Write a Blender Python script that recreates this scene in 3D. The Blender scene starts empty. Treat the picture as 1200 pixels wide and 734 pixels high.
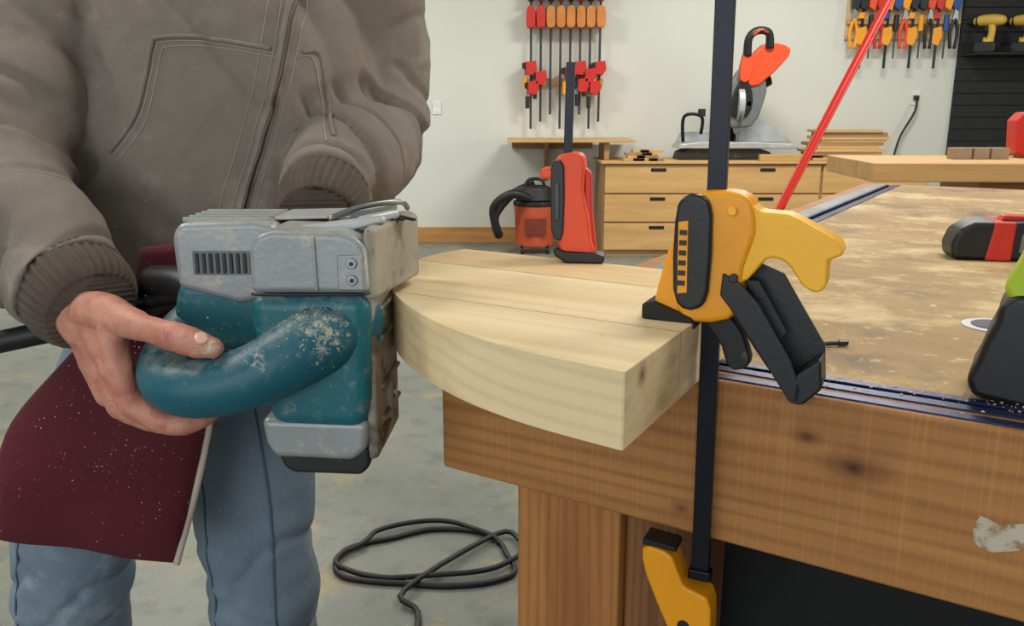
import bpy, bmesh, math, random
from mathutils import Vector, Matrix, noise
from mathutils.bvhtree import BVHTree
random.seed(7)
D=bpy.data; S=bpy.context.scene; COL=S.collection
V=Vector
# ------------------------------------------------------------------ materials
def lin(c):
    r=[]
    for v in c[:3]:
        v=v/255.0
        r.append(v/12.92 if v<=0.04045 else ((v+0.055)/1.055)**2.4)
    return (r[0],r[1],r[2],1.0)
def nn(nt,t,**k):
    n=nt.nodes.new(t)
    for a,b in k.items(): setattr(n,a,b)
    return n
def mixc(nt,f,a,b,bt='MIX'):
    n=nn(nt,'ShaderNodeMix',data_type='RGBA',blend_type=bt)
    for i,v in ((0,f),(6,a),(7,b)):
        if isinstance(v,(float,int,tuple)): n.inputs[i].default_value=v
        else: nt.links.new(v,n.inputs[i])
    return n.outputs[2]
def ramp(nt,f,p0,p1,c0=(0,0,0,1),c1=(1,1,1,1)):
    n=nn(nt,'ShaderNodeValToRGB'); e=n.color_ramp.elements
    e[0].position=p0; e[1].position=p1; e[0].color=c0; e[1].color=c1
    nt.links.new(f,n.inputs[0]); return n.outputs[0]
def tex(nt,co,scale,detail=4,mapscale=None,dist=0,rough=.5,loc=None):
    if mapscale or loc:
        m=nn(nt,'ShaderNodeMapping'); nt.links.new(co,m.inputs[0])
        if mapscale: m.inputs['Scale'].default_value=mapscale
        if loc: m.inputs['Location'].default_value=loc
        co=m.outputs[0]
    n=nn(nt,'ShaderNodeTexNoise'); n.inputs['Scale'].default_value=scale
    n.inputs['Detail'].default_value=detail; n.inputs['Distortion'].default_value=dist
    n.inputs['Roughness'].default_value=rough
    nt.links.new(co,n.inputs['Vector']); return n.outputs[0]
def base(name):
    m=D.materials.new(name); m.use_nodes=True; nt=m.node_tree
    b=nt.nodes['Principled BSDF']; co=nn(nt,'ShaderNodeTexCoord').outputs['Object']
    return m,nt,b,co
def mul(nt,a,k):
    n=nn(nt,'ShaderNodeMath',operation='MULTIPLY'); nt.links.new(a,n.inputs[0])
    if isinstance(k,(int,float)): n.inputs[1].default_value=k
    else: nt.links.new(k,n.inputs[1])
    return n.outputs[0]
def M(name,col,rough=.5,metal=0,var=.12,scale=12,bump=.1,bscale=150,dust=None,damt=.55,dscale=14,dop=1.0,spot=None,sub=0,fine=None,famt=1.0,up=0):
    m,nt,b,co=base(name)
    c=lin(col)
    c0=tuple(x*(1-var) for x in c[:3])+(1,); c1=tuple(min(1,x*(1+var)) for x in c[:3])+(1,)
    out=mixc(nt,ramp(nt,tex(nt,co,scale),.3,.7),c0,c1)
    if fine:
        th=fine[2] if len(fine)>2 else .5
        out=mixc(nt,mul(nt,ramp(nt,tex(nt,co,fine[0],2),th-.12,th+.12),famt),out,lin(fine[1]))
    if dust:
        f=ramp(nt,tex(nt,co,dscale,9,rough=.7),damt,damt+.12)
        out=mixc(nt,mul(nt,f,dop),out,lin(dust))
    if up:
        g=nn(nt,'ShaderNodeNewGeometry'); sp=nn(nt,'ShaderNodeSeparateXYZ'); nt.links.new(g.outputs['Normal'],sp.inputs[0])
        f=mul(nt,ramp(nt,sp.outputs[2],.45,1.0),ramp(nt,tex(nt,co,70,9,rough=.75),.42,.62))
        out=mixc(nt,mul(nt,f,up),out,lin((198,190,170)))
    if spot:
        for (cx,cy,cz,rad) in spot:
            vm=nn(nt,'ShaderNodeVectorMath',operation='DISTANCE'); nt.links.new(co,vm.inputs[0]); vm.inputs[1].default_value=(cx,cy,cz)
            mr=nn(nt,'ShaderNodeMapRange'); nt.links.new(vm.outputs['Value'],mr.inputs[0])
            mr.inputs[1].default_value=0; mr.inputs[2].default_value=rad; mr.inputs[3].default_value=.20; mr.inputs[4].default_value=-.25
            ad=nn(nt,'ShaderNodeMath',operation='ADD'); nt.links.new(mr.outputs[0],ad.inputs[0]); nt.links.new(tex(nt,co,130,9,rough=.8),ad.inputs[1])
            out=mixc(nt,ramp(nt,ad.outputs[0],.58,.72),out,lin((206,200,182)))
    nt.links.new(out,b.inputs['Base Color'])
    b.inputs['Roughness'].default_value=rough; b.inputs['Metallic'].default_value=metal
    if sub:
        b.inputs['Subsurface Weight'].default_value=sub; b.inputs['Subsurface Radius'].default_value=(.01,.004,.002); b.inputs['Subsurface Scale'].default_value=.5
    if bump:
        bp=nn(nt,'ShaderNodeBump'); bp.inputs['Strength'].default_value=bump; bp.inputs['Distance'].default_value=.002
        nt.links.new(tex(nt,co,bscale,5),bp.inputs['Height']); nt.links.new(bp.outputs[0],b.inputs['Normal'])
    return m
def wood(name,c1,c2,axis=0,gs=14,rough=.6,knots=None,stain=None,bump=.2,along=.9,planks=None,lines=.35,ringamt=None,dist=7,saw=0,endgrain=None):
    m,nt,b,co=base(name)
    ms=[gs,gs,gs]; ms[axis]=along
    g=tex(nt,co,1.6,5,tuple(ms),dist=.8)
    out=mixc(nt,ramp(nt,g,.3,.72),lin(c1),lin(c2))
    ms2=[gs*9]*3; ms2[axis]=along*5
    g2=tex(nt,co,1.0,3,tuple(ms2))
    dark=tuple(x*.62 for x in lin(c2)[:3])+(1,)
    out=mixc(nt,mul(nt,ramp(nt,g2,.5,.75),lines),out,dark)
    mp=nn(nt,'ShaderNodeMapping'); nt.links.new(co,mp.inputs[0]); s3=[gs*2.2]*3; s3[axis]=along*1.3; mp.inputs['Scale'].default_value=s3
    wv=nn(nt,'ShaderNodeTexWave'); wv.wave_type='RINGS'; wv.rings_direction='XYZ'[axis]; wv.inputs['Scale'].default_value=1.3; wv.inputs['Distortion'].default_value=dist; wv.inputs['Detail'].default_value=3; wv.inputs['Detail Scale'].default_value=.5
    nt.links.new(mp.outputs[0],wv.inputs['Vector'])
    out=mixc(nt,mul(nt,ramp(nt,wv.outputs['Fac'],.5,1.0),lines*.9 if ringamt is None else ringamt),out,tuple(x*.72 for x in lin(c2)[:3])+(1,))
    if saw:
        ms4=[4,4,4]; ms4[axis]=260; out=mixc(nt,mul(nt,ramp(nt,tex(nt,co,1,2,tuple(ms4)),.5,.8),saw),out,tuple(min(1,x*1.5) for x in lin(c1)[:3])+(1,))
    if planks:
        sp=nn(nt,'ShaderNodeSeparateXYZ'); nt.links.new(co,sp.inputs[0])
        for (pos,w,colr,amt) in planks:
            a=nn(nt,'ShaderNodeMath',operation='SUBTRACT'); nt.links.new(sp.outputs[1],a.inputs[0]); a.inputs[1].default_value=pos
            a2=nn(nt,'ShaderNodeMath',operation='ABSOLUTE'); nt.links.new(a.outputs[0],a2.inputs[0])
            a3=nn(nt,'ShaderNodeMath',operation='LESS_THAN'); nt.links.new(a2.outputs[0],a3.inputs[0]); a3.inputs[1].default_value=w
            out=mixc(nt,mul(nt,a3.outputs[0],amt),out,lin(colr))
    if endgrain:
        tc=nn(nt,'ShaderNodeTexCoord'); sp=nn(nt,'ShaderNodeSeparateXYZ'); nt.links.new(tc.outputs['Normal'],sp.inputs[0])
        mk=ramp(nt,sp.outputs[0],.90,.96)
        out=mixc(nt,mul(nt,mk,.45),out,lin(endgrain))
        out=mixc(nt,mul(nt,mul(nt,ramp(nt,tex(nt,co,9,6,(1,1.5,4),rough=.6),.5,.72),mk),.6),out,lin((168,122,80)))
    if knots:
        for (kx,ky,kz,kr) in knots:
            vm=nn(nt,'ShaderNodeVectorMath',operation='SUBTRACT'); nt.links.new(co,vm.inputs[0]); vm.inputs[1].default_value=(kx,ky,kz)
            mp=nn(nt,'ShaderNodeVectorMath',operation='MULTIPLY'); nt.links.new(vm.outputs[0],mp.inputs[0]); sc=[1,1,1]; sc[axis]=.6; mp.inputs[1].default_value=sc
            ln=nn(nt,'ShaderNodeVectorMath',operation='LENGTH'); nt.links.new(mp.outputs[0],ln.inputs[0])
            ad=nn(nt,'ShaderNodeMath',operation='MULTIPLY_ADD'); nt.links.new(tex(nt,co,60,3),ad.inputs[0]); ad.inputs[1].default_value=kr*.9; nt.links.new(ln.outputs['Value'],ad.inputs[2])
            out=mixc(nt,ramp(nt,ad.outputs[0],kr*.8,kr*2.6,(.8,.8,.8,1),(0,0,0,1)),out,lin((110,58,22)))
            out=mixc(nt,ramp(nt,ad.outputs[0],kr*.6,kr*.9,(1,1,1,1),(0,0,0,1)),out,lin((44,24,12)))
    if stain:
        for (col,sc,th,loc) in stain:
            out=mixc(nt,ramp(nt,tex(nt,co,sc,8,rough=.65,loc=loc),th,th+.14),out,lin(col))
    nt.links.new(out,b.inputs['Base Color']); b.inputs['Roughness'].default_value=rough
    bp=nn(nt,'ShaderNodeBump'); bp.inputs['Strength'].default_value=bump; bp.inputs['Distance'].default_value=.002
    nt.links.new(g2,bp.inputs['Height']); nt.links.new(bp.outputs[0],b.inputs['Normal'])
    return m
# ------------------------------------------------------------------ mesh helpers
def root(name,loc=(0,0,0),rot=(0,0,0)):
    e=D.objects.new(name,None); e.empty_display_size=.05; COL.objects.link(e); e.location=loc; e.rotation_euler=rot; return e
def obj(name,verts,faces,mat,parent=None,smooth=False,bevel=0,seg=2,sub=0):
    me=D.meshes.new(name); me.from_pydata([tuple(v) for v in verts],[],faces); me.update()
    bm=bmesh.new(); bm.from_mesh(me); bmesh.ops.recalc_face_normals(bm,faces=bm.faces); bm.to_mesh(me); bm.free()
    o=D.objects.new(name,me); COL.objects.link(o)
    if mat: me.materials.append(mat)
    if parent: o.parent=parent
    if smooth or bevel:
        for p in me.polygons: p.use_smooth=True
    if bevel:
        b=o.modifiers.new('bev','BEVEL'); b.width=bevel; b.segments=seg; b.limit_method='ANGLE'; b.angle_limit=math.radians(32); b.harden_normals=True
    if sub:
        s=o.modifiers.new('sub','SUBSURF'); s.levels=sub; s.render_levels=sub
    return o
def box(name,x0,x1,y0,y1,z0,z1,mat,parent=None,bevel=.002,rot=None,smooth=True):
    c=V(((x0+x1)/2,(y0+y1)/2,(z0+z1)/2)); hx,hy,hz=abs(x1-x0)/2,abs(y1-y0)/2,abs(z1-z0)/2
    vs=[(sx*hx,sy*hy,sz*hz) for sx in(-1,1) for sy in(-1,1) for sz in(-1,1)]
    fs=[(0,1,3,2),(4,6,7,5),(0,4,5,1),(2,3,7,6),(0,2,6,4),(1,5,7,3)]
    if rot is None:
        vs=[tuple(c+V(v)) for v in vs]; return obj(name,vs,fs,mat,parent,bevel=bevel)
    o=obj(name,vs,fs,mat,parent,bevel=bevel); o.location=c; o.rotation_euler=rot; return o
def prism(name,pts,y0,y1,mat,parent=None,bevel=.002,plane='XZ',seg=2):
    n=len(pts)
    if plane=='XZ': f=lambda p,d:(p[0],d,p[1])
    elif plane=='XY': f=lambda p,d:(p[0],p[1],d)
    else: f=lambda p,d:(d,p[0],p[1])
    vs=[f(p,y0) for p in pts]+[f(p,y1) for p in pts]
    fs=[tuple(range(n)),tuple(range(2*n-1,n-1,-1))]+[(i,(i+1)%n,n+(i+1)%n,n+i) for i in range(n)]
    return obj(name,vs,fs,mat,parent,bevel=bevel,seg=seg)
def catmull(pts,k=6):
    P=[V(p) for p in pts]; out=[]
    for i in range(len(P)-1):
        a=P[max(i-1,0)];b=P[i];c=P[i+1];d=P[min(i+2,len(P)-1)]
        for j in range(k):
            t=j/k; out.append(.5*((2*b)+(c-a)*t+(2*a-5*b+4*c-d)*t*t+(3*b-a-3*c+d)*t**3))
    out.append(P[-1]); return out
def roundpoly(pts,k=3):
    P=[V((p[0],p[1],0)) for p in pts]; n=len(P); out=[]
    for i in range(n):
        a,b,c,d=P[i-1],P[i],P[(i+1)%n],P[(i+2)%n]
        for j in range(k):
            t=j/k; q=.5*((2*b)+(c-a)*t+(2*a-5*b+4*c-d)*t*t+(3*b-a-3*c+d)*t**3); out.append((q.x,q.y))
    return out
def sweep_data(pts,rad,seg=20,k=5,radial=None,caps=True,rounded=True,r_end=None):
    n=len(pts)
    R=[rad]*n if not isinstance(rad,(list,)) else rad
    R=[(r,r) if not isinstance(r,tuple) else r for r in R]
    P=catmull(pts,k); RR=[V((p.x,p.y)) for p in catmull([(r[0],r[1],0) for r in R],k)]
    if rounded:
        t0=(P[0]-P[1]).normalized(); t1=(P[-1]-P[-2]).normalized(); a=RR[0]; b=RR[-1]
        pre=[(P[0]+t0*min(a)*math.sin(q),a*math.cos(q)) for q in (1.45,1.1,.75,.38)]
        post=[(P[-1]+t1*min(b)*math.sin(q),b*math.cos(q)) for q in (.38,.75,1.1,1.45)]
        if rounded=='start': post=[]
        P=[x[0] for x in pre]+P+[x[0] for x in post]; RR=[x[1] for x in pre]+RR+[x[1] for x in post]
    T=[(P[min(i+1,len(P)-1)]-P[max(i-1,0)]).normalized() for i in range(len(P))]
    up=V((0,0,1)) if abs(T[0].z)<.9 else V((0,1,0))
    N=(up-T[0]*up.dot(T[0])).normalized(); vs=[];fs=[]
    for i,(p,t,r) in enumerate(zip(P,T,RR)):
        N=(N-t*N.dot(t)).normalized(); B=t.cross(N)
        for j in range(seg):
            a=2*math.pi*j/seg; q=radial(a,i/len(P)) if radial else 1
            vs.append(p+N*math.cos(a)*r.x*q+B*math.sin(a)*r.y*q)
        if i:
            o=(i-1)*seg
            for j in range(seg): fs.append((o+j,o+(j+1)%seg,o+seg+(j+1)%seg,o+seg+j))
    if caps:
        fs.append(tuple(range(seg))[::-1]); fs.append(tuple(range(len(vs)-seg,len(vs))))
    return vs,fs
def tube(name,pts,rad,mat,parent=None,seg=16,k=5,radial=None,rounded=False,caps=True):
    vs,fs=sweep_data(pts,rad,seg,k,radial,rounded=rounded,caps=caps); o=obj(name,vs,fs,mat,parent,smooth=True)
    return o
def cyl(name,p0,p1,r,mat,parent=None,seg=24,bevel=.001,r2=None):
    vs,fs=sweep_data([p0,p1],[r,r if r2 is None else r2],seg,1,rounded=False); return obj(name,vs,fs,mat,parent,bevel=bevel)
def fuse(name,parts,voxel,smooth,mat,parent,fn=None):
    vs=[];fs=[]
    for v,f in parts:
        o=len(vs); vs+= [tuple(x) for x in v]; fs+=[tuple(i+o for i in q) for q in f]
    t=obj('tmp',vs,fs,None); r=t.modifiers.new('r','REMESH'); r.mode='VOXEL'; r.voxel_size=voxel; r.use_smooth_shade=True
    bpy.context.view_layer.update(); dg=bpy.context.evaluated_depsgraph_get()
    me=D.meshes.new_from_object(t.evaluated_get(dg)); D.objects.remove(t)
    bm=bmesh.new(); bm.from_mesh(me)
    for _ in range(smooth): bmesh.ops.smooth_vert(bm,verts=bm.verts,factor=.5,use_axis_x=True,use_axis_y=True,use_axis_z=True)
    bm.normal_update()
    if fn:
        ds=[(v,v.normal.copy(),fn(v.co)) for v in bm.verts]
        for v,nv,d in ds: v.co+=nv*d
        bmesh.ops.smooth_vert(bm,verts=bm.verts,factor=.4,use_axis_x=True,use_axis_y=True,use_axis_z=True)
    bm.to_mesh(me); bm.free(); me.name=name
    for p in me.polygons: p.use_smooth=True
    me.materials.clear(); me.materials.append(mat)
    o=D.objects.new(name,me); COL.objects.link(o); o.parent=parent; return o
def ell(c,r,seg=20):
    vs=[];fs=[];n=seg//2
    for i in range(n+1):
        a=math.pi*(i+.0)/n; a=min(max(a,.02),math.pi-.02)
        for j in range(seg):
            b=2*math.pi*j/seg; vs.append((c[0]+r[0]*math.sin(a)*math.cos(b),c[1]+r[1]*math.sin(a)*math.sin(b),c[2]+r[2]*math.cos(a)))
        if i:
            o=(i-1)*seg
            for j in range(seg): fs.append((o+j,o+(j+1)%seg,o+seg+(j+1)%seg,o+seg+j))
    fs.append(tuple(range(seg))[::-1]); fs.append(tuple(range(len(vs)-seg,len(vs))))
    return vs,fs
def rings(rs,seg=32,k=4,e=2.3):
    A=catmull([r[:3] for r in rs],k); B=catmull([(r[3],r[4],0) for r in rs],k); vs=[];fs=[]
    for i,(c,r) in enumerate(zip(A,B)):
        for j in range(seg):
            a=2*math.pi*j/seg; ca,sa=math.cos(a),math.sin(a)
            vs.append((c.x+r.x*math.copysign(abs(ca)**(2/e),ca),c.y+r.y*math.copysign(abs(sa)**(2/e),sa),c.z))
        if i:
            o=(i-1)*seg
            for j in range(seg): fs.append((o+j,o+(j+1)%seg,o+seg+(j+1)%seg,o+seg+j))
    fs.append(tuple(range(seg))[::-1]); fs.append(tuple(range(len(vs)-seg,len(vs))))
    return vs,fs
def flakes(name,pts,size,mat,parent=None):
    vs=[];fs=[]
    for p,nrm in pts:
        s=size*random.uniform(.4,1.6); a=random.uniform(0,6.28); nrm=V(nrm)
        u=nrm.orthogonal().normalized(); w=nrm.cross(u); x=u*math.cos(a)+w*math.sin(a); y=nrm.cross(x)
        o=len(vs); r=random.uniform(.3,1)
        vs+=[V(p)+x*s+nrm*s*.1,V(p)+y*s*r+nrm*s*.5,V(p)-x*s+nrm*s*.1,V(p)-y*s*r+nrm*s*.1,V(p)+nrm*s*.7]
        fs+=[(o,o+1,o+4),(o+1,o+2,o+4),(o+2,o+3,o+4),(o+3,o,o+4)]
    me=D.meshes.new(name); me.from_pydata([tuple(v) for v in vs],[],fs); me.materials.append(mat)
    o=D.objects.new(name,me); COL.objects.link(o); o.parent=parent; return o
# ------------------------------------------------------------------ palette
black=M('black_plastic',(26,27,29),.42,bump=.1,bscale=300)
blackd=M('black_plastic_dusty',(30,30,31),.6,dust=(110,100,84),damt=.58,dscale=30)
steelblk=M('black_steel',(20,22,32),.32,.5,bump=.05)
steel=M('steel',(150,150,150),.35,.9,bump=.05)
dsteel=M('dark_steel_bar',(70,72,76),.4,.6)
alu=M('aluminium_painted',(180,184,184),.40,.25,bump=.1,dust=(170,155,130),damt=.58,dscale=40,up=.5)
silver=M('silver_plastic',(156,160,160),.38,.2,dust=(190,178,150),damt=.54,dscale=45,dop=.75,bump=.2,up=.6)
yellow=M('yellow_plastic',(242,160,12),.40,var=.05,dust=(190,130,40),damt=.70,dscale=40,bump=.1)
yellow2=M('yellow_plastic_bright',(254,186,34),.40,var=.04,bump=.1)
orange=M('orange_plastic',(236,78,32),.45,var=.06,bump=.1)
redp=M('red_plastic',(204,40,30),.4,var=.05)
green=M('lime_plastic',(176,200,34),.45,var=.05)
ply=wood('plywood',(214,172,112),(194,148,88),0,8,lines=.15)
ply2=wood('plywood_dull',(176,140,98),(150,116,78),0,8,lines=.3)
pine=wood('pine',(214,176,122),(192,148,92),0,12)
rubber=M('rubber',(18,18,19),.7)
sawm=M('sawdust_flakes',(226,200,152),.9,var=.2,scale=60,bump=0)
# ------------------------------------------------------------------ camera
cd=D.cameras.new('camera'); cam=D.objects.new('camera',cd); COL.objects.link(cam)
cam.location=(0,0,1.15); cam.rotation_euler=(math.radians(90-13.33),0,0); cd.lens=30; cd.sensor_width=36; cd.clip_start=.02
S.camera=cam
# ------------------------------------------------------------------ room
wallm=M('wall_paint',(216,217,207),.85,var=.03,scale=1.2,bump=.05)
def floor_mat():
    m,nt,b,co=base('concrete')
    out=mixc(nt,ramp(nt,tex(nt,co,1.3,8),.3,.7),lin((104,108,101)),lin((134,137,128)))
    out=mixc(nt,ramp(nt,tex(nt,co,9,9,rough=.7),.5,.8),out,lin((84,88,84)))
    f=tex(nt,co,2.2,10,rough=.75,loc=(3.1,.4,0)); out=mixc(nt,ramp(nt,f,.53,.74),out,lin((176,150,92)))
    f=tex(nt,co,160,3); g=ramp(nt,f,.64,.72); out=mixc(nt,g,out,lin((168,156,126)))
    nt.links.new(out,b.inputs['Base Color']); b.inputs['Roughness'].default_value=.5
    bp=nn(nt,'ShaderNodeBump'); bp.inputs['Strength'].default_value=.15; nt.links.new(tex(nt,co,70,4),bp.inputs['Height']); nt.links.new(bp.outputs[0],b.inputs['Normal'])
    return m
X0,X1,Y0,Y1,H=-4.6,6.6,-3.2,7.6,3.3
box('floor',X0-.1,X1+.1,Y0,Y1+.1,-.1,0,floor_mat(),bevel=0)
box('wall_back',X0,X1,Y1,Y1+.1,0,H,wallm,bevel=0)
box('wall_left',X0-.1,X0,Y0,Y1+.1,0,H,wallm,bevel=0)
box('wall_right',X1,X1+.1,Y0,Y1+.1,0,H,wallm,bevel=0)
box('ceiling',X0-.1,X1+.1,Y0,Y1+.1,H,H+.1,wallm,bevel=0)
box('baseboard_back',X0,X1,Y1-.02,Y1,0,.14,wood('trim_wood',(204,150,88),(176,122,64),0,9),bevel=.003)
# ------------------------------------------------------------------ workbench
A=math.radians(-32.34); C0=(-.083,.952)
bench=root('workbench',(C0[0],C0[1],0),(0,0,A))
beamw=wood('beam_wood',(190,134,74),(156,102,50),0,6,rough=.62,along=.7,knots=[(.458,0,.841,.010),(.415,0,.861,.005),(.77,0,.83,.011),(.30,0,.76,.004)],stain=[((120,76,36),4,.62,(1,2,3)),((208,190,156),6,.72,(5,2,1))],lines=.5,ringamt=.45,dist=10,bump=.35,saw=.28)
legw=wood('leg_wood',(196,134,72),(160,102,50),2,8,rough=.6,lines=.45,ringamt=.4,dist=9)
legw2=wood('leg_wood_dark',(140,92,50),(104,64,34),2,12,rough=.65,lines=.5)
topw=wood('benchtop_wood',(184,152,104),(156,124,80),0,3,rough=.72,along=1.2,lines=.3,ringamt=.1,
   stain=[((116,94,68),2.6,.55,(0,0,0)),((212,186,138),5,.52,(4,1,0)),((64,56,48),6,.68,(2,7,1)),((98,92,84),3.3,.63,(8,3,1)),((222,198,150),42,.58,(1,1,1)),((66,58,50),11,.70,(5,5,1))],bump=.4)
box('front_beam',0,1.3,0,.038,.735,.90,beamw,bench,.004)
box('left_beam',0,.038,.038,2.5,.735,.90,beamw,bench,.004)
box('back_beam',.038,1.3,2.462,2.5,.735,.90,beamw,bench,.004)
box('right_beam',1.262,1.3,.038,2.462,.735,.90,beamw,bench,.004)
prism('glue_smear',roundpoly([(.556,.800),(.572,.792),(.60,.803),(.622,.800),(.63,.818),(.60,.826),(.575,.817),(.56,.822)],2),-.0007,.0,M('dried_glue',(196,184,164),.7,dust=(150,116,76),damt=.5,dscale=60),bench,0)
box('top',.125,1.262,.068,2.46,.862,.9,topw,bench,.001)
navy=M('track_navy',(28,40,84),.36,.4,var=.15,dust=(120,116,110),damt=.62,dscale=30,dop=.6)
navyd=M('track_slot',(8,10,18),.5,.2)
gry=M('track_grey',(132,136,142),.4,.5,dust=(190,170,130),damt=.6,dscale=20)
for i,(a,b,z,mm_) in enumerate([(.007,.021,.9015,navy),(.021,.031,.891,navyd),(.031,.046,.9015,navy),(.046,.055,.891,navyd),(.055,.068,.9015,navy)]):
    box('front_track_%d'%i,.012,1.262,a,b,.86,z,mm_,bench,.0006)
for i,(a,b,z,mm_) in enumerate([(.038,.078,.901,gry),(.078,.088,.9015,navy),(.088,.104,.892,navyd),(.104,.125,.9015,navy)]):
    box('side_track_%d'%i,a,b,.070,2.46,.86,z,mm_,bench,.0006)
for i,(x,y) in enumerate([(.08,.04),(1.1,.04),(.08,2.32),(1.1,2.32)]):
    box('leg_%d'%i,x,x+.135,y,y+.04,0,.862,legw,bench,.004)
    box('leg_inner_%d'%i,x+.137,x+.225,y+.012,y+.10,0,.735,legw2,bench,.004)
box('lower_stretcher',.34,1.09,1.26,1.30,.12,.21,legw,bench,.004)
shadebox=root('under_bench_shade_box',(C0[0],C0[1],0),(0,0,A))  # made-up black cabinet stands in for the dark shade under the bench
dk=M('under_bench_shade',(9,9,10),.75)
box('carcass',.09,1.22,.21,1.2,.0,.725,dk,shadebox,.004)
box('shade_panel_left',.10,.645,.195,.209,.03,.70,dk,shadebox,.003)
box('shade_panel_right',.655,1.21,.195,.209,.03,.70,dk,shadebox,.003)
cyl('knob',(.62,.18,.4),(.62,.196,.4),.012,black,shadebox)
# ------------------------------------------------------------------ workpiece (rounded slab)
wp=root('wooden_slab',(C0[0],C0[1],0),(0,0,A))
arc=catmull([(-.106,.2,0),(-.112,.12,0),(-.070,.006,0),(.012,-.090,0),(.120,-.160,0),(.222,-.195,0),(.326,-.207,0)],8)
poly=[(p.x,p.y) for p in arc]+[(.328,-.206),(.302,.2)]
slabw=wood('slab_pine',(240,218,176),(226,196,146),0,7,rough=.65,along=.5,planks=[(.148,.055,(212,164,98),.45),(.0925,.0011,(140,98,56),.95),(-.075,.0010,(160,120,74),.9)],lines=.26,ringamt=.26,dist=6,knots=[(.331,-.17,.951,.006)],bump=.3,saw=.10,endgrain=(226,196,152))
prism('slab',poly,.9,.963,slabw,wp,.0010,'XY')
# ------------------------------------------------------------------ yellow trigger clamp
cl=root('bar_clamp',(.187,.757,.907),(0,0,math.radians(-25)))
def T(pts,du=0):
    out=[]
    for u,v in pts:
        d=u+du-828
        x=d*(.00086 if d<0 else .00068); z=(440-v)*.00078
        if d>0: z+=d/140*.016*max(0,(v-250)/215)
        out.append((x,z))
    return out
prism('bar',[(-.0105,-.195),(.0065,-.195),(.0000,.37),(-.0165,.37)],-.004,.004,steelblk,cl,.0008)
prism('body',roundpoly(T([(800,222),(818,215),(858,217),(872,234),(876,262),(864,300),(860,342),(848,362),(806,368),(788,352),(782,300),(788,250)]),2),-.018,.018,yellow,cl,.006,seg=3)
prism('grip',roundpoly(T([(852,222),(880,236),(912,237),(945,250),(975,266),(980,282),(964,289),(965,316),(955,328),(936,320),(920,298),(905,289),(890,290),(876,306),(862,318),(850,300),(846,262)]),2),-.015,.015,yellow2,cl,.006,seg=3)
prism('jaw',T([(794,250),(776,285),(766,330),(762,356),(800,370),(806,330)]),-.014,.014,yellow,cl,.004)
prism('side_plate',roundpoly(T([(803,222),(824,220),(834,242),(834,328),(825,348),(808,350),(797,328),(796,250)],-11),2),-.026,-.016,black,cl,.004,seg=3)
prism('label',T([(801,250),(811,248),(813,330),(803,332)],-11),-.0275,-.0255,yellow,cl,.0005)
for i in range(6): box('label_mark_%d'%i,-.0310,-.0245,-.0283,-.0272,.092+i*.009,.0965+i*.009,black,cl,.0002)
prism('pad',T([(752,350),(764,346),(806,362),(812,372),(806,377),(752,368)]),-.020,.020,rubber,cl,.002)
trg=T([(838,300),(878,300),(908,312),(966,402),(970,446),(948,466),(932,462),(884,392),(852,350),(836,332)])
trf=T([(838,306),(862,318),(884,340),(930,412),(946,446),(944,466),(932,462),(884,392),(852,350),(836,332)])
prism('trigger_flange_front',trf,-.021,-.016,black,cl,.0015)
prism('trigger_flange_back',trg,.012,.017,black,cl,.0015)
prism('trigger_web',T([(838,322),(850,338),(896,392),(940,452),(950,464),(934,464),(882,394),(852,352),(836,334)]),-.018,.014,black,cl,.001)
prism('trigger_tip',T([(936,430),(966,408),(970,447),(948,467),(933,463)]),-.021,.017,black,cl,.003)
prism('trigger_rib',T([(860,316),(880,318),(920,380),(912,392)]),-.004,.0,black,cl,.001)
prism('release_lever',roundpoly(T([(812,356),(852,364),(872,398),(876,420),(858,426),(846,418),(838,396),(822,376)]),2),-.009,.009,blackd,cl,.003)
for i,(u,v) in enumerate([(852,312),(846,236)]): 
    p=T([(u,v)])[0]; cyl('pivot_pin_%d'%i,(p[0],-.0225,p[1]),(p[0],.018,p[1]),.004,black if i==0 else yellow2,cl)
def T2(pts): return [((u-826)*.00090,-.174-(v-612)*.00088) for u,v in pts]
prism('lower_jaw',roundpoly(T2([(762,616),(778,613),(796,620),(810,652),(836,660),(841,690),(840,724),(828,735),(808,732),(796,712),(768,650)]),2),-.016,.016,yellow,cl,.005,seg=3)
p=T2([(812,700)])[0]; cyl('lower_jaw_hole',(p[0],-.0175,p[1]),(p[0],-.015,p[1]),.006,black,cl)
prism('lower_pad',T2([(762,605),(798,608),(800,614),(762,613)]),-.014,.014,rubber,cl,.0015)
box('bar_end_stop',-.013,.009,-.007,.007,-.205,-.194,steelblk,cl,.002)
# ------------------------------------------------------------------ orange trigger clamp on the slab
c2=root('quick_clamp',(.087,1.078,.963),(0,0,math.radians(-8)))
def T3(pts): return [((u-680)*.00108,(307-v)*.00108) for u,v in pts]
prism('bar',T3([(660,80),(670,80),(668,200),(658,200)]),.006,.011,steelblk,c2,.0006)
prism('bar_lower',T3([(659,190),(668,190),(667,365),(658,365)]),.045,.050,steelblk,c2,.0006)
prism('body',roundpoly(T3([(650,190),(658,182),(680,181),(685,196),(684,222),(690,250),(694,280),(697,299),(662,299),(654,280),(650,240),(646,215)]),2),-.016,.030,orange,c2,.005,seg=3)
prism('side_plate',roundpoly(T3([(646,198),(652,190),(661,196),(661,272),(654,280),(647,268)]),2),-.020,.02,black,c2,.004)
prism('side_label',T3([(650,215),(656,213),(656,256),(651,258)]),-.0215,-.019,dsteel,c2,.001)
prism('trigger',T3([(684,196),(692,204),(694,250),(700,296),(690,298),(686,262),(684,230)]),-.010,.014,redp,c2,.003)
prism('pad',T3([(650,288),(664,293),(696,294),(710,298),(708,307),(664,307),(650,298)]),-.020,.014,black,c2,.003)
box('knob',-.05,-.034,-.02,.02,.105,.118,orange,c2,.004)
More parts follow.
